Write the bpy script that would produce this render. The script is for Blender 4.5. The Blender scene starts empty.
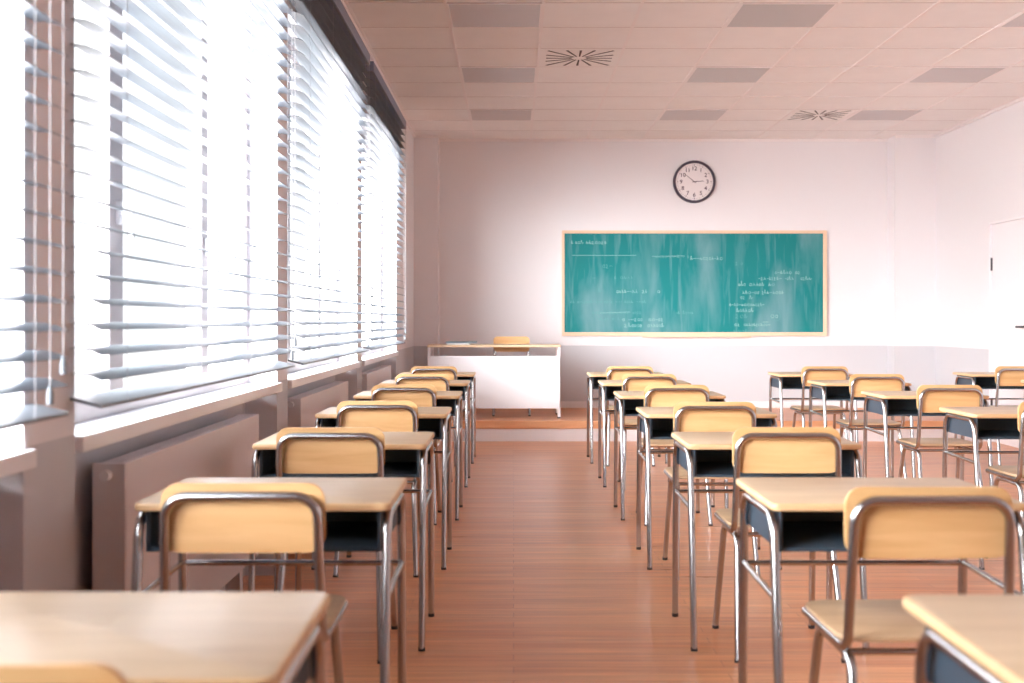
import bpy, bmesh, math, random
from mathutils import Vector, Matrix
random.seed(7)
PI = math.pi
S = bpy.context.scene
C = S.collection

# ------------------------------------------------------------------ camera, world, light, exposure
EYE = 1.14
cam_d = bpy.data.cameras.new('camera')
cam = bpy.data.objects.new('camera', cam_d); C.objects.link(cam)
cam.location = (0, 0, EYE); cam.rotation_euler = (PI/2, 0, 0)
cam_d.sensor_width = 36.0
cam_d.lens = 36.0*1150/1024
cam_d.shift_x = -1.5/1024
cam_d.shift_y = -21.5/1024
cam_d.clip_start = 0.05
cam_d.dof.use_dof = True
cam_d.dof.focus_distance = 7.0
cam_d.dof.aperture_fstop = 3.2
S.camera = cam

W_STR = .85; GLOW = 7.5          # hazy sky: plain ahead, a broad bright glow round the sun behind the camera
world = bpy.data.worlds.new('world'); S.world = world; world.use_nodes = True
wn = world.node_tree; wn.nodes.clear()
wo = wn.nodes.new('ShaderNodeOutputWorld'); wb = wn.nodes.new('ShaderNodeBackground')
wt = wn.nodes.new('ShaderNodeTexCoord'); wsx = wn.nodes.new('ShaderNodeSeparateXYZ')
wr = wn.nodes.new('ShaderNodeValToRGB')
wr.color_ramp.elements[0].position = 0.0; wr.color_ramp.elements[0].color = (0.62, 0.60, 0.60, 1)
wr.color_ramp.elements[1].position = 0.55; wr.color_ramp.elements[1].color = (0.93, 0.97, 1.0, 1)
e = wr.color_ramp.elements.new(0.47); e.color = (0.72, 0.71, 0.72, 1)
wm = wn.nodes.new('ShaderNodeMapRange'); wm.inputs[1].default_value = -1; wm.inputs[2].default_value = 1
L = wn.links.new
L(wt.outputs['Generated'], wsx.inputs[0]); L(wsx.outputs['Z'], wm.inputs[0]); L(wm.outputs[0], wr.inputs[0])
L(wr.outputs[0], wb.inputs[0]); L(wb.outputs[0], wo.inputs[0])
wd = wn.nodes.new('ShaderNodeVectorMath'); wd.operation = 'DOT_PRODUCT'; wd.inputs[1].default_value = Vector((-.80, -.45, .50)).normalized()
wg = wn.nodes.new('ShaderNodeMapRange'); wg.interpolation_type = 'SMOOTHSTEP'
wg.inputs[1].default_value = -.25; wg.inputs[2].default_value = 1.0; wg.inputs[3].default_value = W_STR; wg.inputs[4].default_value = W_STR+GLOW
L(wt.outputs['Generated'], wd.inputs[0]); L(wd.outputs['Value'], wg.inputs[0]); 
# world brightened below the horizon, added to lift the ceiling, like pale ground outside
wq = wn.nodes.new('ShaderNodeMapRange'); wq.inputs[1].default_value = -.05; wq.inputs[2].default_value = -.30; wq.inputs[3].default_value = 1.0; wq.inputs[4].default_value = 2.0
wx = wn.nodes.new('ShaderNodeMath'); wx.operation = 'MULTIPLY'
L(wsx.outputs['Z'], wq.inputs[0]); L(wg.outputs[0], wx.inputs[0]); L(wq.outputs[0], wx.inputs[1]); L(wx.outputs[0], wb.inputs[1])

sd = bpy.data.lights.new('sun', 'SUN'); sd.energy = 18.5; sd.angle = math.radians(70); sd.color = (.95, .97, 1.0)
sun = bpy.data.objects.new('sun', sd); C.objects.link(sun); sun.location = (-8, -6, 8)
sun.rotation_euler = Vector((.33, .86, -.36)).to_track_quat('-Z', 'Y').to_euler()

XL, XR, YB, YN, ZC = -1.055, 4.46, 12.40, -3.2, 3.088       # left, right, far, near walls, ceiling
WINS = [(2.765, 5.13), (5.37, 7.75), (8.0, 10.33), (0.15, 2.475)]
ZS, ZH = 0.86, 2.60
for (a, b) in WINS:
    ld = bpy.data.lights.new('window_portal', 'AREA'); ld.shape = 'RECTANGLE'
    ld.size = ZH-ZS; ld.size_y = b-a; ld.cycles.is_portal = True
    lo = bpy.data.objects.new('window_portal', ld); C.objects.link(lo)
    lo.location = (-1.30, (a+b)/2, (ZS+ZH)/2); lo.rotation_euler = (0, -PI/2, 0)

S.view_settings.view_transform = 'Standard'
S.view_settings.look = 'None'
S.view_settings.gamma = 1.0
S.view_settings.use_curve_mapping = False
S.view_settings.exposure = 1.45
S.cycles.use_denoising = True
S.cycles.max_bounces = 12
S.cycles.diffuse_bounces = 7
S.cycles.glossy_bounces = 5
S.cycles.transparent_max_bounces = 12
S.cycles.sample_clamp_indirect = 8
S.cycles.caustics_reflective = False
S.cycles.caustics_refractive = False

# ------------------------------------------------------------------ materials
def srgb(r, g, b):
    f = lambda c: (c/255/12.92 if c/255 <= .04045 else ((c/255+.055)/1.055)**2.4)
    return (f(r), f(g), f(b), 1)
def mat(name, col, rough=.5, metal=0.0, spec=.5):
    m = bpy.data.materials.new(name); m.use_nodes = True
    b = m.node_tree.nodes['Principled BSDF']
    b.inputs['Base Color'].default_value = col if len(col) == 4 else (*col, 1)
    b.inputs['Roughness'].default_value = rough; b.inputs['Metallic'].default_value = metal
    b.inputs['Specular IOR Level'].default_value = spec
    return m
def N(m, t, **kw):
    n = m.node_tree.nodes.new(t)
    for k, v in kw.items(): setattr(n, k, v)
    return n
def LK(m, a, b): m.node_tree.links.new(a, b)
def bsdf(m): return m.node_tree.nodes['Principled BSDF']
def noise_col(m, c1, c2, scale=(1, 1, 1), detail=4, nscale=5.0, bump=0.0, coord='Object', lo=.35, hi=.65, distort=0.0, rnd=False):
    tc = N(m, 'ShaderNodeTexCoord'); mp = N(m, 'ShaderNodeMapping'); mp.inputs['Scale'].default_value = scale
    LK(m, tc.outputs[coord], mp.inputs[0])
    if rnd:
        oi = N(m, 'ShaderNodeObjectInfo'); mu = N(m, 'ShaderNodeMath', operation='MULTIPLY'); mu.inputs[1].default_value = 40
        LK(m, oi.outputs['Random'], mu.inputs[0]); LK(m, mu.outputs[0], mp.inputs['Location'])
    nz = N(m, 'ShaderNodeTexNoise'); nz.inputs['Scale'].default_value = nscale; nz.inputs['Detail'].default_value = detail
    nz.inputs['Distortion'].default_value = distort
    LK(m, mp.outputs[0], nz.inputs['Vector'])
    cr = N(m, 'ShaderNodeValToRGB'); cr.color_ramp.elements[0].position = lo; cr.color_ramp.elements[1].position = hi
    cr.color_ramp.elements[0].color = c1; cr.color_ramp.elements[1].color = c2
    LK(m, nz.outputs['Fac'], cr.inputs[0]); LK(m, cr.outputs[0], bsdf(m).inputs['Base Color'])
    if bump:
        bp = N(m, 'ShaderNodeBump'); bp.inputs['Strength'].default_value = bump; bp.inputs['Distance'].default_value = .002
        LK(m, nz.outputs['Fac'], bp.inputs['Height']); LK(m, bp.outputs[0], bsdf(m).inputs['Normal'])
    return cr

# plastered wall, painted grey up to sill height
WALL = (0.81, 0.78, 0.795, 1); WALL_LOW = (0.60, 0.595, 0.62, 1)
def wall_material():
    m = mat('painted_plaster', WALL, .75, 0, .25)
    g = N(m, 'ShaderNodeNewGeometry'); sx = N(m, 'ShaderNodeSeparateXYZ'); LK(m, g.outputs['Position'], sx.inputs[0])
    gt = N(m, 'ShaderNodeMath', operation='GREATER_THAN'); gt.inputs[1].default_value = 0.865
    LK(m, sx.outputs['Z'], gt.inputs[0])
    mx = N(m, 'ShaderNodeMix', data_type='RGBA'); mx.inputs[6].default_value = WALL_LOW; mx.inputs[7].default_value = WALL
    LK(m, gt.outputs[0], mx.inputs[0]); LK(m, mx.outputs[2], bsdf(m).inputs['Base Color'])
    nz = N(m, 'ShaderNodeTexNoise'); nz.inputs['Scale'].default_value = 60
    LK(m, g.outputs['Position'], nz.inputs['Vector'])
    bp = N(m, 'ShaderNodeBump'); bp.inputs['Strength'].default_value = .08; bp.inputs['Distance'].default_value = .002
    LK(m, nz.outputs['Fac'], bp.inputs['Height']); LK(m, bp.outputs[0], bsdf(m).inputs['Normal'])
    return m
M = {}
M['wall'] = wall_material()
M['white_paint'] = mat('white_paint', (.82, .78, .79), .45)
M['ceil'] = mat('ceiling_tile', (.80, .74, .73), .85, 0, .2)
noise_col(M['ceil'], (.86, .83, .82, 1), (.88, .85, .84, 1), nscale=6.0, detail=8)
M['ceil_bar'] = mat('ceiling_bar', (.86, .80, .79), .5)
M['ceil_gap'] = mat('ceiling_joint', (.70, .63, .62), .8)
M['frame'] = mat('window_frame', (.52, .47, .48), .4)
M['sill'] = mat('sill_white', (.84, .82, .84), .3)
M['radiator'] = mat('radiator_enamel', (.78, .73, .74), .4)
M['rad_dark'] = mat('radiator_grille', (.16, .14, .14), .6)
M['chrome'] = mat('chrome_tube', (.50, .48, .485), .22, 1.0)
M['steel_box'] = mat('blue_grey_steel', srgb(62, 75, 88), .4, .2)
M['box_in'] = mat('hazed_box_lining', srgb(72, 88, 102), .45)  # near-black lining lightened: haze over the book boxes is put into the colour
M['rubber'] = mat('rubber', srgb(62, 50, 48), .7)
M['green_frame'] = mat('beech_frame', srgb(238, 204, 174), .45)
M['black'] = mat('clock_case', srgb(72, 66, 80), .4)
M['ink'] = mat('clock_ink', srgb(90, 72, 84), .6)
M['face'] = mat('clock_face', (.84, .78, .78), .5)
M['desk_white'] = mat('desk_white', (.88, .86, .88), .35)
M['paper'] = mat('paper', (.85, .84, .84), .7)
M['folder'] = mat('folder_slate', srgb(112, 134, 146), .5)
M['cord'] = mat('cord', (.50, .48, .50), .6)
M['rail'] = mat('blind_rail', srgb(122, 132, 152), .45)
M['rail_edge'] = mat('blind_rail_edge', srgb(120, 126, 134), .4)
M['chalk'] = mat('chalk', srgb(150, 190, 190), .9, 0, .1)
M['chalk_faint'] = mat('chalk_faint', srgb(100, 160, 160), .9, 0, .1)
M['diffuser'] = mat('lamp_diffuser', (.55, .51, .51), .35)
M['slot'] = mat('vent_slot', (.06, .05, .05), .7)
M['door'] = mat('door_white', (.86, .82, .84), .4)
M['hinge'] = mat('door_iron', srgb(80, 74, 78), .4, .6)

def wood(name, c1, c2, rough, sc=(1.2, 9, 9), ns=3.0, coord='Object'):
    m = mat(name, c1, rough)
    noise_col(m, c1, c2, scale=sc, nscale=ns, detail=6, distort=.6, lo=.3, hi=.72, rnd=True)
    return m
M['top'] = wood('desk_laminate', srgb(196, 166, 134), srgb(212, 184, 152), .36)
M['top_edge'] = wood('desk_edge', srgb(212, 172, 128), srgb(224, 186, 142), .4)
M['ply'] = wood('chair_plywood', srgb(214, 163, 108), srgb(231, 186, 132), .38, sc=(1.0, 8, 10), ns=3.2)
M['seatply'] = wood('seat_plywood', srgb(190, 154, 120), srgb(208, 174, 138), .38, sc=(1.0, 10, 8), ns=3.2)
M['plat_wood'] = wood('platform_wood', srgb(214, 150, 108), srgb(228, 172, 130), .4, sc=(.6, 6, 10), ns=2.5)

# floorboards running across the room
def floor_material():
    m = mat('floorboards', (.5, .25, .15, 1), .3)
    g = N(m, 'ShaderNodeNewGeometry')
    br = N(m, 'ShaderNodeTexBrick'); br.offset = .37; br.squash = 1.0
    br.inputs['Color1'].default_value = srgb(222, 146, 98); br.inputs['Color2'].default_value = srgb(236, 170, 120)
    br.inputs['Mortar'].default_value = srgb(192, 122, 90)
    br.inputs['Scale'].default_value = 1.0; br.inputs['Mortar Size'].default_value = .0016
    br.inputs['Mortar Smooth'].default_value = .3; br.inputs['Bias'].default_value = 0
    br.inputs['Brick Width'].default_value = 1.1; br.inputs['Row Height'].default_value = .07
    LK(m, g.outputs['Position'], br.inputs['Vector'])
    mp = N(m, 'ShaderNodeMapping'); mp.inputs['Scale'].default_value = (1.2, 22, 1); LK(m, g.outputs['Position'], mp.inputs[0])
    nz = N(m, 'ShaderNodeTexNoise'); nz.inputs['Scale'].default_value = 1.6; nz.inputs['Detail'].default_value = 8
    nz.inputs['Distortion'].default_value = .5
    LK(m, mp.outputs[0], nz.inputs['Vector'])
    cr = N(m, 'ShaderNodeValToRGB'); cr.color_ramp.elements[0].position = .3; cr.color_ramp.elements[1].position = .72
    cr.color_ramp.elements[0].color = (.70, .60, .54, 1); cr.color_ramp.elements[1].color = (1.06, 1.06, 1.06, 1)
    LK(m, nz.outputs['Fac'], cr.inputs[0])
    mx = N(m, 'ShaderNodeMix', data_type='RGBA', blend_type='MULTIPLY'); mx.inputs[0].default_value = 1
    LK(m, br.outputs['Color'], mx.inputs[6]); LK(m, cr.outputs[0], mx.inputs[7])
    LK(m, mx.outputs[2], bsdf(m).inputs['Base Color'])
    rr = N(m, 'ShaderNodeMapRange'); rr.inputs[3].default_value = .22; rr.inputs[4].default_value = .42
    LK(m, nz.outputs['Fac'], rr.inputs[0]); LK(m, rr.outputs[0], bsdf(m).inputs['Roughness'])
    bp = N(m, 'ShaderNodeBump'); bp.inputs['Strength'].default_value = .5; bp.inputs['Distance'].default_value = .002
    LK(m, nz.outputs['Fac'], bp.inputs['Height']); LK(m, bp.outputs[0], bsdf(m).inputs['Normal'])
    return m
M['floor'] = floor_material()

# green chalkboard with vertical wiped chalk dust
def board_material():
    m = mat('chalkboard', srgb(32, 140, 132), .62, 0, .3)
    g = N(m, 'ShaderNodeNewGeometry')
    def layer(sc, ns, lo, hi, det=5):
        mp = N(m, 'ShaderNodeMapping'); mp.inputs['Scale'].default_value = sc; LK(m, g.outputs['Position'], mp.inputs[0])
        nz = N(m, 'ShaderNodeTexNoise'); nz.inputs['Scale'].default_value = ns; nz.inputs['Detail'].default_value = det
        nz.inputs['Distortion'].default_value = .3
        LK(m, mp.outputs[0], nz.inputs['Vector'])
        mr = N(m, 'ShaderNodeMapRange'); mr.inputs[1].default_value = lo; mr.inputs[2].default_value = hi
        LK(m, nz.outputs['Fac'], mr.inputs[0]); return mr.outputs[0]
    a = layer((3.4, 1, .9), 1.1, .44, .70); b = layer((13, 1, 1.3), 1.3, .52, .86, 3)
    ad = N(m, 'ShaderNodeMath', operation='MAXIMUM')
    LK(m, a, ad.inputs[0]); LK(m, b, ad.inputs[1])
    ml = N(m, 'ShaderNodeMath', operation='MULTIPLY'); ml.inputs[1].default_value = .72; LK(m, ad.outputs[0], ml.inputs[0])
    mx = N(m, 'ShaderNodeMix', data_type='RGBA'); mx.inputs[6].default_value = srgb(18, 126, 128); mx.inputs[7].default_value = srgb(128, 164, 172)
    LK(m, ml.outputs[0], mx.inputs[0]); LK(m, mx.outputs[2], bsdf(m).inputs['Base Color'])
    return m
M['board'] = board_material()

# slats let some light through
def slat_material():
    m = bpy.data.materials.new('blind_slat'); m.use_nodes = True; nt = m.node_tree; nt.nodes.clear()
    o = N(m, 'ShaderNodeOutputMaterial'); p = N(m, 'ShaderNodeBsdfPrincipled'); t = N(m, 'ShaderNodeBsdfTranslucent')
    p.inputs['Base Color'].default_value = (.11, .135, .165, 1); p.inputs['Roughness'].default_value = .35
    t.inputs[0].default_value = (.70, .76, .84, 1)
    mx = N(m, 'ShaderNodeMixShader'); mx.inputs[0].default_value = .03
    LK(m, p.outputs[0], mx.inputs[1]); LK(m, t.outputs[0], mx.inputs[2]); LK(m, mx.outputs[0], o.inputs[0])
    return m
M['slat'] = slat_material()
def glass_material():
    m = bpy.data.materials.new('window_glass'); m.use_nodes = True; nt = m.node_tree; nt.nodes.clear()
    o = N(m, 'ShaderNodeOutputMaterial'); t = N(m, 'ShaderNodeBsdfTransparent'); g = N(m, 'ShaderNodeBsdfGlossy')
    g.inputs['Roughness'].default_value = .02; t.inputs[0].default_value = (.96, .97, .97, 1)
    fr = N(m, 'ShaderNodeLayerWeight'); pw = N(m, 'ShaderNodeMath', operation='POWER'); pw.inputs[1].default_value = 5
    LK(m, fr.outputs['Facing'], pw.inputs[0]); ml = N(m, 'ShaderNodeMath', operation='MULTIPLY'); ml.inputs[1].default_value = .6
    LK(m, pw.outputs[0], ml.inputs[0])
    mx = N(m, 'ShaderNodeMixShader'); LK(m, ml.outputs[0], mx.inputs[0])
    LK(m, t.outputs[0], mx.inputs[1]); LK(m, g.outputs[0], mx.inputs[2]); LK(m, mx.outputs[0], o.inputs[0])
    return m
M['glass'] = glass_material()

# ------------------------------------------------------------------ mesh helpers
def obj(name, bm, m, parent=None, smooth=False, loc=None):
    me = bpy.data.meshes.new(name); bmesh.ops.recalc_face_normals(bm, faces=bm.faces[:]); bm.to_mesh(me); bm.free()
    for x in (m if isinstance(m, (list, tuple)) else [m]): me.materials.append(x)
    if smooth:
        me.polygons.foreach_set('use_smooth', [True]*len(me.polygons))
        me.set_sharp_from_angle(angle=math.radians(40))
    o = bpy.data.objects.new(name, me); C.objects.link(o)
    if parent: o.parent = parent
    if loc: o.location = loc
    return o
def tag(o, label, cat, group=None):
    o['label'] = label; o['category'] = cat
    if group: o['group'] = group
    return o
def thing(name, label, cat, loc=(0, 0, 0), rz=0, group=None):
    o = bpy.data.objects.new(name, None); C.objects.link(o); o.location = loc; o.rotation_euler = (0, 0, rz)
    o.empty_display_size = .1
    return tag(o, label, cat, group)
def struct(o): o['kind'] = 'structure'; return o
def box(bm, a, b, bev=0.0, mi=0):
    x0, y0, z0 = a; x1, y1, z1 = b
    vs = [bm.verts.new(p) for p in ((x0,y0,z0),(x1,y0,z0),(x1,y1,z0),(x0,y1,z0),(x0,y0,z1),(x1,y0,z1),(x1,y1,z1),(x0,y1,z1))]
    fs = [bm.faces.new([vs[i] for i in f]) for f in ((3,2,1,0),(4,5,6,7),(0,1,5,4),(1,2,6,5),(2,3,7,6),(3,0,4,7))]
    for f in fs: f.material_index = mi
    if bev:
        es = list({e for f in fs for e in f.edges})
        bmesh.ops.bevel(bm, geom=es, offset=bev, segments=2, affect='EDGES', profile=.5)
    return bm
def B(*boxes, bev=0.0):
    bm = bmesh.new()
    for a, b in boxes: box(bm, a, b, bev)
    return bm
def fillet(pts, r, n=6):
    pts = [Vector(p) for p in pts]; out = [pts[0]]
    for i in range(1, len(pts)-1):
        p = pts[i]; a = (pts[i-1]-p); b = (pts[i+1]-p)
        la, lb = a.length, b.length; a.normalize(); b.normalize()
        ang = a.angle(b)
        if ang > PI-.05: out.append(p); continue
        rr = r[i-1] if isinstance(r, (list, tuple)) else r
        t = min(rr/math.tan(ang/2), la*.49, lb*.49); rr = t*math.tan(ang/2)
        bis = (a+b).normalized(); cen = p + bis*(rr/math.sin(ang/2))
        s, e_ = p+a*t-cen, p+b*t-cen
        for k in range(n+1):
            out.append(cen + s.normalized().slerp(e_.normalized(), k/n)*rr)
    out.append(pts[-1]); return out
def tube(bm, pts, r, seg=10, cap=True):
    pts = [Vector(p) for p in pts]; n = len(pts)
    T = []
    for i in range(n):
        d = (pts[min(i+1, n-1)]-pts[max(i-1, 0)]); T.append(d.normalized())
    up = Vector((0, 0, 1)) if abs(T[0].z) < .9 else Vector((1, 0, 0))
    u = T[0].cross(up).normalized(); rings = []
    for i in range(n):
        u = (u - T[i]*u.dot(T[i])).normalized(); v = T[i].cross(u)
        rings.append([bm.verts.new(pts[i]+(u*math.cos(2*PI*k/seg)+v*math.sin(2*PI*k/seg))*r) for k in range(seg)])
    for i in range(n-1):
        for k in range(seg):
            bm.faces.new((rings[i][k], rings[i][(k+1) % seg], rings[i+1][(k+1) % seg], rings[i+1][k]))
    if cap: bm.faces.new(rings[0][::-1]); bm.faces.new(rings[-1])
    return bm
def T_(pts, r, fr=0.0, seg=10):
    return tube(bmesh.new(), fillet(pts, fr) if fr else pts, r, seg)
def plate(w, d, t, r, z0, y0=0.0, bev=.004, n=6, edge_mi=None):
    """rounded rectangle lying flat: x -w/2..w/2, y y0..y0+d, z z0..z0+t"""
    bm = bmesh.new(); out = []
    for cx, cy, a0 in ((w/2-r, y0+d-r, 0), (-w/2+r, y0+d-r, PI/2), (-w/2+r, y0+r, PI), (w/2-r, y0+r, 1.5*PI)):
        for k in range(n+1):
            a = a0+k/n*PI/2; out.append((cx+r*math.cos(a), cy+r*math.sin(a)))
    prof = [(bev, 0), (bev*.3, bev*.3), (0, bev), (0, t-bev), (bev*.3, t-bev*.3), (bev, t)]
    ccx, ccy = 0, y0+d/2; rings = []
    for ins, z in prof:
        sx = (w/2-ins)/(w/2); sy = (d/2-ins)/(d/2)
        rings.append([bm.verts.new((ccx+(x-ccx)*sx, ccy+(y-ccy)*sy, z0+z)) for x, y in out])
    m = len(out)
    for i in range(len(rings)-1):
        for k in range(m):
            f = bm.faces.new((rings[i][k], rings[i][(k+1) % m], rings[i+1][(k+1) % m], rings[i+1][k]))
            if edge_mi is not None: f.material_index = edge_mi
    bm.faces.new(rings[0][::-1]); bm.faces.new(rings[-1])
    return bm
def dup(root, loc, rz=0, label=None):
    def cp(o, par):
        c = o.copy(); C.objects.link(c); c.parent = par
        for ch in list(o.children): cp(ch, c)
        return c
    r = cp(root, None); r.location = loc; r.rotation_euler = (0, 0, rz)
    if label: r['label'] = label
    return r

# ------------------------------------------------------------------ room shell
struct(obj('floor', B(((-1.4, YN-.2, -.12), (XR+.2, YB+.2, 0))), M['floor']))
struct(obj('ceiling', B(((-1.4, YN-.2, ZC), (XR+.2, YB+.2, ZC+.12))), M['ceil']))
bx = []
ys = sorted(WINS)
edges = [YN-.2] + [v for w in ys for v in w] + [YB+.2]
for i in range(0, len(edges), 2): bx.append(((-1.40, edges[i], 0), (XL, edges[i+1], ZC)))
for a, b in ys:
    bx.append(((-1.40, a, ZH), (XL, b, ZC)))
    bx.append(((-1.40, a, 0), (-1.20, b, ZS-.04)))
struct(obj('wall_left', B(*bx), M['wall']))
PF = 12.15
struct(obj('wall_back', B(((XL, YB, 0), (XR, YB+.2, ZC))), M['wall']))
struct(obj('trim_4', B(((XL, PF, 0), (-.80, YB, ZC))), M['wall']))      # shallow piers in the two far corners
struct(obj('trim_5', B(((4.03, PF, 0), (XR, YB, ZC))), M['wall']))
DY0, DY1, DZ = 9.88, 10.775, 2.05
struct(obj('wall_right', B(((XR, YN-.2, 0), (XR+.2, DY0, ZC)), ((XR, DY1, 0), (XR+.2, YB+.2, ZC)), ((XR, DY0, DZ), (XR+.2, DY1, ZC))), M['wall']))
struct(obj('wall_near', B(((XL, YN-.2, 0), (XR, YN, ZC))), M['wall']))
# baseboards
PZ = .193
bb = obj('baseboard_back', B(((-.80, YB-.015, PZ), (4.03, YB, PZ+.07)), ((XL, PF-.015, PZ), (-.80+.015, PF, PZ+.07)), ((4.03-.015, PF-.015, PZ), (XR, PF, PZ+.07)),
      ((-.80, PF, PZ), (-.785, YB, PZ+.07)), ((4.015, PF, PZ), (4.03, YB, PZ+.07))), M['white_paint']); struct(bb)
struct(obj('baseboard_right', B(((XR-.015, YN, 0), (XR, DY0-.01, .07)), ((XR-.015, DY1, 0), (XR, 10.785, .07))), M['white_paint']))
# ceiling grid
gx = [-.42+.605*k for k in range(-1, 9)]
struct(obj('trim_1', B(*[((x-.010, YN, ZC-.004), (x+.010, YB, ZC)) for x in gx if x < XR]), M['ceil_bar']))
gy = [7.055+.595*k for k in range(-17, 9)]
struct(obj('trim_2', B(*[((XL, y-.004, ZC-.0025), (XR, y+.004, ZC)) for y in gy]), M['ceil_gap']))
struct(obj('trim_3', B(((XR-.02, YN, ZC-.025), (XR, PF, ZC)), ((XL, PF-.02, ZC-.025), (-.80, PF, ZC)), ((-.8, YB-.02, ZC-.025), (4.03, YB, ZC)), ((4.03, PF-.02, ZC-.025), (XR, PF, ZC)),
       ((XL, YN, ZC-.025), (XL+.02, PF, ZC))), M['ceil_bar']))
# door in the right wall
dr = obj('door_1', B(((XR+.012, DY0+.02, .005), (XR+.055, DY1-.02, DZ-.02)), bev=.003), M['door']); struct(dr)
fr_ = obj('door_frame', B(((XR-.006, DY0-.0, 0), (XR+.08, DY0+.018, DZ)), ((XR-.006, DY1-.018, 0), (XR+.08, DY1, DZ)), ((XR-.006, DY0, DZ-.018), (XR+.08, DY1, DZ))), M['door'], dr)
for z in (.35, 1.66):
    obj('hinge', T_([(XR+.0, DY1-.045, z-.06), (XR+.0, DY1-.045, z+.06)], .009), M['hinge'], dr)
hb = bmesh.new(); tube(hb, fillet([(XR+.012, 9.97, 1.08), (XR-.045, 9.97, 1.08), (XR-.045, 10.10, 1.08)], .015), .010)
box(hb, (XR+.004, 9.945, .99), (XR+.013, 9.995, 1.12), .002)
obj('handle', hb, M['hinge'], dr, True)

# ------------------------------------------------------------------ windows
XG = -1.215
for wi, (a, b) in enumerate(WINS, 1):
    m1, m2 = a+(b-a)*.283, a+(b-a)*.70
    bxs = [((XG-.03, a, ZS-.02), (XG+.03, a+.07, ZH)), ((XG-.03, b-.07, ZS-.02), (XG+.03, b, ZH)),
           ((XG-.03, a+.07, ZH-.07), (XG+.03, b-.07, ZH)), ((XG-.03, a+.07, ZS-.02), (XG+.03, b-.07, ZS+.06)),
           ((XG-.03, m1-.06, ZS+.06), (XG+.03, m1+.06, ZH-.07)), ((XG-.03, m2-.05, ZS+.06), (XG+.03, m2+.05, ZH-.07))]
    w = struct(obj('window_%d' % wi, B(*bxs, bev=.004), M['frame']))
    g = bmesh.new()
    for p, q in ((a+.07, m1-.06), (m1+.06, m2-.05), (m2+.05, b-.07)): box(g, (XG-.004, p, ZS+.06), (XG+.004, q, ZH-.07))
    obj('pane', g, M['glass'], w)
    s = bmesh.new(); box(s, (XG+.03, a, ZS-.04), (-1.055, b, ZS)); box(s, (-1.0552, a+.004, ZS-.04), (-1.035, b+.025, ZS), .003)
    obj('window_sill', s, M['sill'], w)
    for ym, zz in ((m1, 1.46), (m2, 1.42)):
        h = bmesh.new(); box(h, (XG+.03, ym-.014, zz-.035), (XG+.042, ym+.014, zz+.035), .003)
        tube(h, fillet([(XG+.035, ym, zz), (XG+.075, ym, zz), (XG+.075, ym, zz-.11)], .012), .009)
        obj('window_handle', h, M['sill'], w, True)

# radiators in the recesses under the windows
def make_radiator():
    t = thing('radiator', '', 'radiator', group='radiators under the windows')
    Lr = 1.665; x0, x1 = -.092, 0.0     # local: x1 = room face
    obj('body', B(((x0+.015, .012, .17), (x1-.018, Lr-.012, .725)), bev=.004), M['rad_dark'], t)
    f = bmesh.new(); box(f, (x1-.018, 0.012, .155), (x1, Lr-.012, .745), .002)
    for z in [.20+.028*k for k in range(0)]: pass
    obj('front_panel', f, M['radiator'], t)
    for y in (0, Lr-.012): obj('end_cap', B(((x0, y, .155), (x1, y+.012, .745)), bev=.003), M['radiator'], t)
    g = bmesh.new()
    for k in range(46):
        y = .03+k*.0352; box(g, (x0+.01, y, .728), (x1-.022, y+.017, .742))
    obj('top_grille', g, M['radiator'], t)
    v = bmesh.new(); tube(v, [(-.045, -.012, .715), (-.045, -.03, .715), (-.045, -.040, .715)], .014, 16); tube(v, [(-.045, .0, .715), (-.045, -.014, .715)], .010, 12)
    obj('thermostat_knob', v, M['sill'], t, True)
    for y in (.25, Lr-.25): obj('foot', B(((-.080, y, 0), (-.02, y+.05, .17)), bev=.003), M['radiator'], t)
    return t
rl = ['long white radiator under the window nearest the second desk of the left line', 'white radiator with round knob under the middle window of the three fully seen',
      'white radiator under the farthest window, closest to the blackboard wall', 'white radiator under the leftmost window at the edge of the picture']
rad = make_radiator(); rad['label'] = rl[0]; rad.location = (-1.07, 3.17, 0)
for i, y in ((1, 5.79), (2, 8.40)): dup(rad, (-1.07, y, 0), 0, rl[i])

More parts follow.
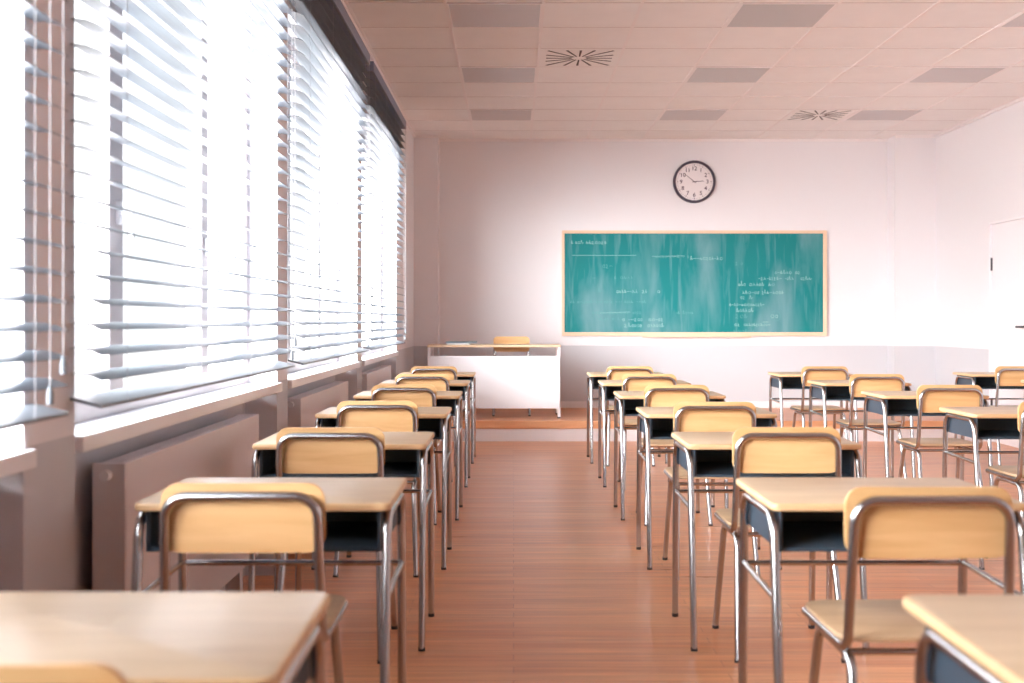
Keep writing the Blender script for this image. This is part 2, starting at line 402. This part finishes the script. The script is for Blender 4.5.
# ------------------------------------------------------------------ venetian blinds
def make_blind(Lb):
    t = thing('venetian_blind', '', 'blind', group='venetian blinds along the windows')
    # local x: 0 at slat centre line, y 0..Lb
    z0, zt, pitch = .945, 2.87, .060
    obj('headrail', B(((-.034, 0, 2.86), (.045, Lb, 2.93)), bev=.003), M['rail'], t)
    bm = bmesh.new(); hw, dz = .037, .0085
    n = int((zt-z0)/pitch)
    for k in range(1, n+1):
        zc = z0+k*pitch; prof = []
        for j in range(5):
            u = -1+j/2; prof.append((u*hw, zc-u*dz+.0055*(1-u*u)))
        up = [[bm.verts.new((x, y, z+.0010)) for x, z in prof] for y in (0, Lb)]
        dn = [[bm.verts.new((x, y, z-.0010)) for x, z in prof] for y in (0, Lb)]
        for j in range(4):
            bm.faces.new((up[0][j], up[0][j+1], up[1][j+1], up[1][j])); bm.faces.new((dn[0][j+1], dn[0][j], dn[1][j], dn[1][j+1]))
            for q in (0, 1): bm.faces.new((up[q][j], dn[q][j], dn[q][j+1], up[q][j+1]))
        for j in (0, 4): bm.faces.new((up[0][j], up[1][j], dn[1][j], dn[0][j]))
    obj('slats', bm, M['slat'], t)
    rb = bmesh.new()
    vs = []
    for y in (0, Lb):
        vs.append([rb.verts.new(p) for p in ((-hw, y, z0+dz-.004), (hw, y, z0-dz-.006), (hw, y, z0-dz+.002), (-hw, y, z0+dz+.004))])
    for k in range(4): rb.faces.new((vs[0][k], vs[0][(k+1) % 4], vs[1][(k+1) % 4], vs[1][k]))
    rb.faces.new(vs[0]); rb.faces.new(vs[1][::-1])
    obj('bottom_rail', rb, M['rail_edge'], t)
    for y in (.18, Lb*.36, Lb*.64, Lb-.18):
        lb = bmesh.new()
        for x, zz in ((hw+.0015, z0-dz), (-hw-.0015, z0+dz)): box(lb, (x-.0006, y-.0006, zz), (x+.0006, y+.0006, 2.865))
        obj('ladder_cord', lb, M['cord'], t)
    for y, z in ((Lb-.05, 1.06), (Lb-.12, 1.00)):
        c = obj('lift_cord', T_([(hw+.008, y, z), (hw+.008, y, 2.87)], .0011, seg=6), M['cord'], t)
        k = bmesh.new(); tube(k, [(hw+.008, y, z-.036), (hw+.008, y, z-.032), (hw+.008, y, z-.012), (hw+.008, y, z+.004)], .007, 10)
        for v in k.verts:
            if v.co.z > z-.008: v.co.x = hw+.008+(v.co.x-hw-.008)*.4; v.co.y = y+(v.co.y-y)*.4
        obj('cord_tassel', k, M['rail_edge'], c, True)
    return t
XBL = -1.012
bl_lab = ['white venetian blind on the leftmost window, cut off by the left edge', 'wide white venetian blind on the large window right of the brown pillar',
          'white venetian blind on the second farthest window', 'white venetian blind on the farthest window, next to the back wall']
bd = make_blind(2.42)
for i, y in enumerate((.10, 2.72, 5.34, 7.95)):
    o = bd if i == 0 else dup(bd, (0, 0, 0))
    o.location = (XBL, y, 0); o['label'] = bl_lab[i]

# ------------------------------------------------------------------ ceiling lamps and vents
lamp = thing('ceiling_light', '', 'ceiling light', group='square panel lights in the ceiling')
obj('frame', B(((-.297, -.29, -.006), (-.283, .29, 0)), ((.283, -.29, -.006), (.297, .29, 0)), ((-.283, -.29, -.006), (.283, -.276, 0)), ((-.283, .276, -.006), (.283, .29, 0))), M['ceil_bar'], lamp)
obj('diffuser', B(((-.283, -.276, -.004), (.283, .276, -.0005))), M['diffuser'], lamp)
first = True
for cx, cn in ((-.117, 'left'), (1.698, 'middle'), (3.513, 'right')):
    for k, rn in ((0, 'nearest the camera'), (3, 'second from the back wall'), (6, 'nearest the back wall')):
        o = lamp if first else dup(lamp, (0, 0, 0)); first = False
        o.location = (cx, 7.055+.595*(k+.5), ZC)
        o['label'] = 'unlit grey square ceiling light, %s in the %s line of lights' % (rn, cn)
vent = thing('air_vent', 'radial slotted air vent in the ceiling left of the clock', 'vent', (.487, 7.055+.595*2.5, ZC), 0, 'air vents in the ceiling')
obj('plate', B(((-.295, -.29, -.003), (.295, .29, 0)), bev=.001), M['ceil'], vent)
sl = bmesh.new()
for k in range(16):
    a = 2*PI*k/16; c, s = math.cos(a), math.sin(a)
    R1 = min(.245/max(abs(c), abs(s)), .335); R0 = .055
    wv = .009
    pts = [(c*R0-s*wv*.6, s*R0+c*wv*.6), (c*R0+s*wv*.6, s*R0-c*wv*.6), (c*R1+s*wv, s*R1-c*wv), (c*R1-s*wv, s*R1+c*wv)]
    lo_ = [sl.verts.new((x, y, -.0045)) for x, y in pts]; hi_ = [sl.verts.new((x, y, -.003)) for x, y in pts]
    sl.faces.new(lo_); sl.faces.new(hi_[::-1])
    for j in range(4): sl.faces.new((lo_[j], lo_[(j+1) % 4], hi_[(j+1) % 4], hi_[j]))
obj('slots', sl, M['slot'], vent)
dup(vent, (2.9, 7.055+.595*6.5, ZC), 0, 'radial slotted air vent in the ceiling right of the clock, near the back wall')

# ------------------------------------------------------------------ blackboard and clock
BX0, BX1, BZ0, BZ1 = .521, 3.372, .968, 2.103
bk = thing('blackboard', 'long green chalkboard in a pale wooden frame on the back wall', 'blackboard', ((BX0+BX1)/2, YB, BZ0))
w2, hh = (BX1-BX0)/2, BZ1-BZ0
obj('board', B(((-w2+.03, -.022, .03), (w2-.03, 0, hh-.03))), M['board'], bk)
f = .04
for a_, b_ in (((-w2, -.035, 0), (w2, 0, f)), ((-w2, -.035, hh-f*.8), (w2, 0, hh)), ((-w2, -.035, f), (-w2+f*.7, 0, hh-f*.8)), ((w2-f, -.035, f), (w2, 0, hh-f*.8))):
    obj('frame_rail', B((a_, b_), bev=.003), M['green_frame'], bk)
obj('chalk_tray', B(((-.56, -.07, -.012), (.60, 0, -.002)), ((-.56, -.07, -.002), (.60, -.064, .006))), M['green_frame'], bk)
# faint chalk handwriting, set out where the photograph shows it: px x0, y, px x1, size, strength
def px_b(x, y): return ((x-513.5)*YB/1150-(BX0+BX1)/2, EYE+(320-y)*YB/1150-BZ0)
rw = random.Random(3)
def stroke(bm, pts, w):
    for (x0, z0), (x1, z1) in zip(pts[:-1], pts[1:]):
        d = math.hypot(x1-x0, z1-z0)
        if d < 1e-5: continue
        nx, nz = -(z1-z0)/d*w/2, (x1-x0)/d*w/2
        vs = [bm.verts.new(p) for p in ((x0+nx, -.0232, z0+nz), (x0-nx, -.0232, z0-nz), (x1-nx, -.0232, z1-nz), (x1+nx, -.0232, z1+nz))]
        bm.faces.new(vs)
def scribble(bm, x0, x1, z, h, w=.0045):
    x = x0
    while x < x1:
        if rw.random() < .16: x += h*rw.uniform(.5, 1.2); continue
        kind = rw.random(); wd = h*rw.uniform(.45, .9); pts = []
        if kind < .35:
            for k in range(9):
                a = k/8*2*PI+rw.uniform(-.2, .2); pts.append((x+wd/2+math.cos(a)*wd*.4, z+h*.35+math.sin(a)*h*.35))
        elif kind < .6:
            pts = [(x, z), (x+wd*.3, z+h*rw.uniform(.6, 1.3)), (x+wd*.55, z), (x+wd, z+h*.4)]
        elif kind < .75:
            pts = [(x, z+h*.4), (x+wd, z+h*.4)]
        elif kind < .88:
            pts = [(x+wd*.1, z+h*.9), (x+wd*.8, z), (x+wd*.4, z+h*.45), (x, z)]
        else:
            pts = [(x, z+h*.6), (x+wd*.4, z+h*.75), (x+wd*.5, z+h*.3), (x, z), (x+wd*.8, z-h*.05)]
        stroke(bm, pts, w*rw.uniform(.7, 1.2)); x += wd+h*.15
cw = bmesh.new(); cf = bmesh.new()
for x0, y, x1, h, fa in ((571, 244, 606, .035, 0), (690, 260, 720, .04, 0), (592, 280, 596, .05, 1), (599, 268, 610, .05, 1), (614, 279, 632, .04, 1), (598, 292, 604, .05, 1),
        (610, 293, 660, .038, 0), (570, 303, 645, .03, 1), (592, 314, 640, .035, 1), (622, 321, 662, .038, 0), (624, 327, 664, .04, 0), (676, 314, 696, .03, 1),
        (735, 265, 744, .04, 1), (772, 274, 800, .036, 0), (758, 280, 812, .036, 0), (730, 286, 734, .04, 0), (738, 286, 774, .04, 0), (742, 294, 782, .038, 0), (740, 299, 752, .04, 0),
        (729, 306, 764, .034, 0), (736, 312, 752, .04, 0), (735, 318, 745, .05, 1), (770, 318, 780, .05, 0), (734, 326, 768, .034, 0), (733, 332, 766, .03, 1), (600, 320, 618, .03, 1), (655, 258, 688, .03, 1)):
    (a0, z), (a1, _) = px_b(x0, y), px_b(x1, y); scribble(cf if fa else cw, a0, a1, z, h)
for x0, y0, x1, y1 in ((572, 255.5, 636, 255.5), (652, 256.5, 684, 256), (600, 313, 630, 312), (762, 322, 768, 322)):
    stroke(cw, [px_b(x0, y0), px_b(x1, y1)], .004)
stroke(cf, [px_b(602+6*math.cos(a), 315+5*math.sin(a)) for a in [k*.35 for k in range(2, 10)]], .004)
stroke(cf, [px_b(775+5*math.cos(a), 316+5*math.sin(a)) for a in [k*.4 for k in range(17)]], .004)
for bm_, mm_ in ((cw, 'chalk'), (cf, 'chalk_faint')): obj('chalk_writing', bm_, M[mm_], bk)['kind'] = 'stuff'

ck = thing('wall_clock', 'round white wall clock with dark rim above the chalkboard', 'clock', ((694-513.5)*YB/1150, YB, EYE+138*YB/1150))
R = .228
def lathe(bm, prof, seg=64):
    rings = [[bm.verts.new((r*math.cos(2*PI*k/seg), y, r*math.sin(2*PI*k/seg))) for k in range(seg)] for r, y in prof]
    for i in range(len(rings)-1):
        for k in range(seg): bm.faces.new((rings[i][k], rings[i][(k+1) % seg], rings[i+1][(k+1) % seg], rings[i+1][k]))
    return rings
rm = bmesh.new(); lathe(rm, [(R-.02, 0), (R, 0), (R+.001, -.03), (R-.006, -.042), (R-.022, -.042), (R-.028, -.028), (R-.02, 0)])
obj('rim', rm, M['black'], ck, True)
fc = bmesh.new(); rg = lathe(fc, [(R-.019, 0), (R-.019, -.02)]); fc.faces.new(rg[1]); fc.faces.new(rg[0][::-1])
obj('dial', fc, M['face'], ck)
for n in range(1, 13):
    cu = bpy.data.curves.new('numeral', 'FONT'); cu.body = str(n); cu.size = .060; cu.align_x = 'CENTER'; cu.align_y = 'CENTER'; cu.extrude = .0006
    cu.offset = .0008
    tmp = bpy.data.objects.new('numeral', cu); C.objects.link(tmp)
    dg = bpy.context.evaluated_depsgraph_get(); me = bpy.data.meshes.new_from_object(tmp.evaluated_get(dg))
    bpy.data.objects.remove(tmp); bpy.data.curves.remove(cu)
    me.materials.clear(); me.materials.append(M['ink'])
    o = bpy.data.objects.new('numeral', me); C.objects.link(o); o.parent = ck
    a = PI/2-n*PI/6; o.location = (.142*math.cos(a), -.021, .142*math.sin(a)); o.rotation_euler = (PI/2, 0, 0)
tk = bmesh.new()
for k in range(60):
    a = k*PI/30; r0 = .178 if k % 5 else .172; ww = .0012 if k % 5 else .003
    c, s = math.cos(a), math.sin(a)
    vs = [tk.verts.new((x, -.0207, z)) for x, z in ((c*r0-s*ww, s*r0+c*ww), (c*r0+s*ww, s*r0-c*ww), (c*.188+s*ww, s*.188-c*ww), (c*.188-s*ww, s*.188+c*ww))]
    tk.faces.new(vs)
obj('minute_marks', tk, M['ink'], ck)
def hand(name, ang, ln, w, y):
    a = PI/2-ang; c, s = math.cos(a), math.sin(a); bm = bmesh.new()
    pts = [(-.02, -w), (-.02, w), (ln, w*.5), (ln, -w*.5)]
    lo_ = [bm.verts.new((c*u-s*v, y, s*u+c*v)) for u, v in pts]; hi_ = [bm.verts.new((c*u-s*v, y-.002, s*u+c*v)) for u, v in pts]
    bm.faces.new(lo_); bm.faces.new(hi_[::-1])
    for j in range(4): bm.faces.new((lo_[j], lo_[(j+1) % 4], hi_[(j+1) % 4], hi_[j]))
    obj(name, bm, M['ink'], ck)
hand('minute_hand', 2*PI*51.5/60, .135, .0035, -.024); hand('hour_hand', 2*PI*2.86/12, .100, .005, -.027)

# ------------------------------------------------------------------ platform, teacher's desk
pf = thing('platform', 'low wooden platform with white riser running along the back wall', 'platform', (0, 10.79, 0))
obj('riser', B(((XL+.0, .012, 0), (XR, .03, .15))), M['white_paint'], pf)
obj('nosing', B(((XL, 0, .12), (XR, .06, PZ)), bev=.004), M['plat_wood'], pf)
obj('deck', B(((XL, .06, .15), (XR, PF-10.79, PZ)), ((-.80, PF-10.79, .15), (4.03, YB-10.79-.001, PZ))), M['floor'], pf)

td = thing('teacher_desk', 'long white teacher desk with modesty panel on the platform', 'desk', (-.188, 11.07, PZ))
TW = .645
obj('tabletop', plate(2*TW, .53, .022, .012, .685, -.01), M['top'], td)
for sx in (-1, 1):
    for y in (.035, .485):
        l = obj('leg', B(((sx*(TW-.018)-.014, y-.016, .004), (sx*(TW-.018)+.014, y+.016, .685)), bev=.003), M['desk_white'], td)
        obj('glide', B(((sx*(TW-.018)-.016, y-.018, 0), (sx*(TW-.018)+.016, y+.018, .012))), M['rubber'], l)
obj('modesty_panel', B(((-TW+.012, .004, .095), (TW-.012, .018, .575)), bev=.002), M['desk_white'], td)
obj('panel_rail', B(((-TW+.008, .0, .575), (TW-.008, .018, .600)), bev=.002), M['desk_white'], td)
ztp = PZ+.707
tag(obj('paper_stack', B(((-.12, -.10, 0), (.10, .15, .018)), bev=.001), M['paper'], None, loc=(-.53, 11.30, ztp)), 'small stack of white paper on the teacher desk', 'paper')
tag(obj('folder', B(((-.14, -.12, 0), (.16, .13, .010)), bev=.002), M['folder'], None, loc=(-.52, 11.30, ztp+.018)), 'thin slate blue folder on the paper on the teacher desk', 'folder')

# ------------------------------------------------------------------ student desks
def make_desk():
    t = thing('student_desk', '', 'desk', group='student desks')
    # local x centre, y=0 near edge, +y towards the board
    obj('desktop', plate(.612, .457, .020, .022, .685, .065, .006, edge_mi=1), [M['top'], M['top_edge']], t, True)
    bxm = bmesh.new(); xw = .281; ya, yb = .090, .475
    box(bxm, (-xw, ya, .586), (xw, yb, .590), 0)
    box(bxm, (-xw, ya, .590), (-xw+.004, yb, .684), 0); box(bxm, (xw-.004, ya, .590), (xw, yb, .684), 0)
    box(bxm, (-xw+.004, yb-.004, .590), (xw-.004, yb, .684), 0)
    bk_ = obj('book_box', bxm, M['steel_box'], t)
    li = bmesh.new(); box(li, (-xw+.0045, ya+.008, .5905), (xw-.0045, yb-.006, .593)); box(li, (-xw+.0045, yb-.008, .5905), (xw-.0045, yb-.0045, .684))
    for s in (-1, 1): box(li, (s*(xw-.0065)-.002, ya+.008, .593), (s*(xw-.0065)+.002, yb-.008, .684))
    obj('lining', li, M['box_in'], bk_)
    for s in (-1, 1):
        x = s*.296
        for y, yt in ((.0, .088), (.465, .440)):
            l = obj('leg', T_([(x, y, .008), (x, yt, .674), (x, .25, .674)], .0115, .06), M['chrome'], t, True)
            obj('foot_cap', T_([(x, y, 0), (x, y+(yt-y)*.02, .013)], .0122), M['rubber'], l, True)
        obj('side_bar', T_([(x, .066, .478), (x, .449, .486)], .008), M['chrome'], t, True)
    obj('cross_bar', T_([(-.296, .449, .484), (.296, .449, .484)], .0075), M['chrome'], t, True)
    return t

# ------------------------------------------------------------------ chairs
def curved_panel(w, h, t, r, z0, depth, yoff, nx=28):
    """upright plywood panel bowed in plan; yoff = y of rear face at the edges"""
    bm = bmesh.new(); hw = w/2; cols = []
    xs = [-hw*math.cos(PI*i/nx) for i in range(nx+1)]
    for x in xs:
        d = hw-abs(x); c = 0 if d >= r else r-math.sqrt(max(0, r*r-(r-d)**2))
        lo, hi = z0+c, z0+h-c
        y = yoff-depth*(1-(x/hw)**2)*1.0
        col = []
        for k in range(5):
            z = lo+(hi-lo)*k/4; col.append((x, y, z))
        cols.append(col)
    F = [[bm.verts.new((x, y, z)) for x, y, z in c] for c in cols]
    K = [[bm.verts.new((x, y+t, z)) for x, y, z in c] for c in cols]
    for i in range(nx):
        for k in range(4):
            bm.faces.new((F[i][k], F[i+1][k], F[i+1][k+1], F[i][k+1])); bm.faces.new((K[i+1][k], K[i][k], K[i][k+1], K[i+1][k+1]))
        bm.faces.new((F[i][0], K[i][0], K[i+1][0], F[i+1][0])); bm.faces.new((F[i][4], F[i+1][4], K[i+1][4], K[i][4]))
    for i in (0, nx):
        for k in range(4): bm.faces.new((F[i][k], F[i][k+1], K[i][k+1], K[i][k]))
    return bm
def make_chair():
    t = thing('school_chair', '', 'chair', group='school chairs')
    # local origin on the floor below the backrest, +y towards the desk
    obj('backrest', curved_panel(.366, .155, .012, .040, .622, .006, .0215), M['ply'], t, True)
    s = plate(.37, .345, .012, .06, .432, .045, .004)
    for v in s.verts: v.co.z -= .012*max(0, 1-((v.co.y-.215)/.18)**2)*(1-(v.co.x/.185)**2) * .8
    obj('seat', s, M['seatply'], t, True)
    rc = .0112
    full = fillet([(-.176, .365, .422), (-.176, .030, .422), (-.168, .0, .750), (.168, .0, .750), (.176, .030, .422), (.176, .365, .422)], [.04, .05, .05, .04], 7)
    obj('back_frame', tube(bmesh.new(), full, rc), M['chrome'], t, True)
    for sx in (-1, 1):
        xt, xb = sx*.160, sx*.178
        for y0, y1, ym in ((-.045, .055, .19), (.385, .300, .19)):
            l = obj('leg', T_([(xb, y0, .008), (xt, y1, .398), (xt, ym, .402)], rc, .045), M['chrome'], t, True)
            d = Vector((xt-xb, y1-y0, .398)).normalized()
            obj('foot_cap', T_([(xb, y0, 0), (xb+d.x*.012, y0+d.y*.012, .013)], .0120), M['rubber'], l, True)
    obj('seat_brace', T_([(-.160, .07, .405), (.160, .07, .405)], .008), M['chrome'], t, True)
    obj('seat_brace', T_([(-.160, .29, .405), (.160, .29, .405)], .008), M['chrome'], t, True)
    return t

ROWS = [1.345, 2.66, 3.96, 5.25, 6.54, 7.83, 9.12]
ordn = ['nearest the camera', 'second nearest the camera', 'third nearest the camera', 'fourth nearest the camera', 'third farthest from the camera', 'second farthest from the camera', 'farthest from the camera']
desk0 = make_desk(); chair0 = make_chair(); used = {'d': False, 'c': False}
def put(kind, x, y, rz, label):
    src = desk0 if kind == 'd' else chair0
    if not used[kind]: used[kind] = True; o = src
    else: o = dup(src, (0, 0, 0))
    o.location = (x, y, 0); o.rotation_euler = (0, 0, rz); o['label'] = label
    return o
rj = random.Random(11)
o2 = {5.25: 'nearest', 6.54: 'second nearest', 7.83: 'second farthest', 9.12: 'farthest'}
jl = {0: (.016, -.155), 1: (.002, -.12), 2: (-.013, -.10), 3: (-.006, -.11), 4: (-.010, -.11), 5: (-.008, -.12), 6: (-.020, -.13)}
jr = {1: (-.008, -.18), 2: (.012, -.09), 3: (-.02, -.17), 4: (0, -.13), 5: (0, -.12), 6: (0, -.12)}
for i, y in enumerate(ROWS):
    put('d', -.608-.0022*i+(.012 if i < 2 else 0), y-(.02 if i == 0 else 0), 0, 'student desk in the line beside the windows, %s' % ordn[i])
    dx, dy = jl[i]
    put('c', -.605+dx, y+dy, rj.uniform(-.02, .02), 'beech school chair in the line beside the windows, %s' % ordn[i])
    put('d', .918, y-(.04 if i == 0 else 0), 0, 'student desk in the line right of the aisle, %s' % ordn[i])
    if i > 0:
        dx, dy = jr[i]
        put('c', .913+dx, y+dy, rj.uniform(-.02, .02), 'beech school chair in the line right of the aisle, %s' % ordn[i])
for y in ROWS[3:]:
    put('d', 2.434, y, 0, 'student desk below the right of the chalkboard, %s of its four-desk line' % o2[y])
    put('c', 2.441, y-.13, rj.uniform(-.02, .02), 'beech school chair, %s of the four in the second line from the aisle' % o2[y])
put('d', 3.98, 7.83, 0, 'student desk cut off by the right edge, mostly hidden')
put('d', 3.98, 9.12, 0, 'student desk in front of the white door at far right')
put('c', 3.965, 9.0, 0, 'beech school chair at far right in front of the white door')
tc_ = dup(chair0, (-.02, 11.68, PZ+.003), PI, 'beech chair standing behind the teacher desk on the platform')
tc_['group'] = 'school chairs'
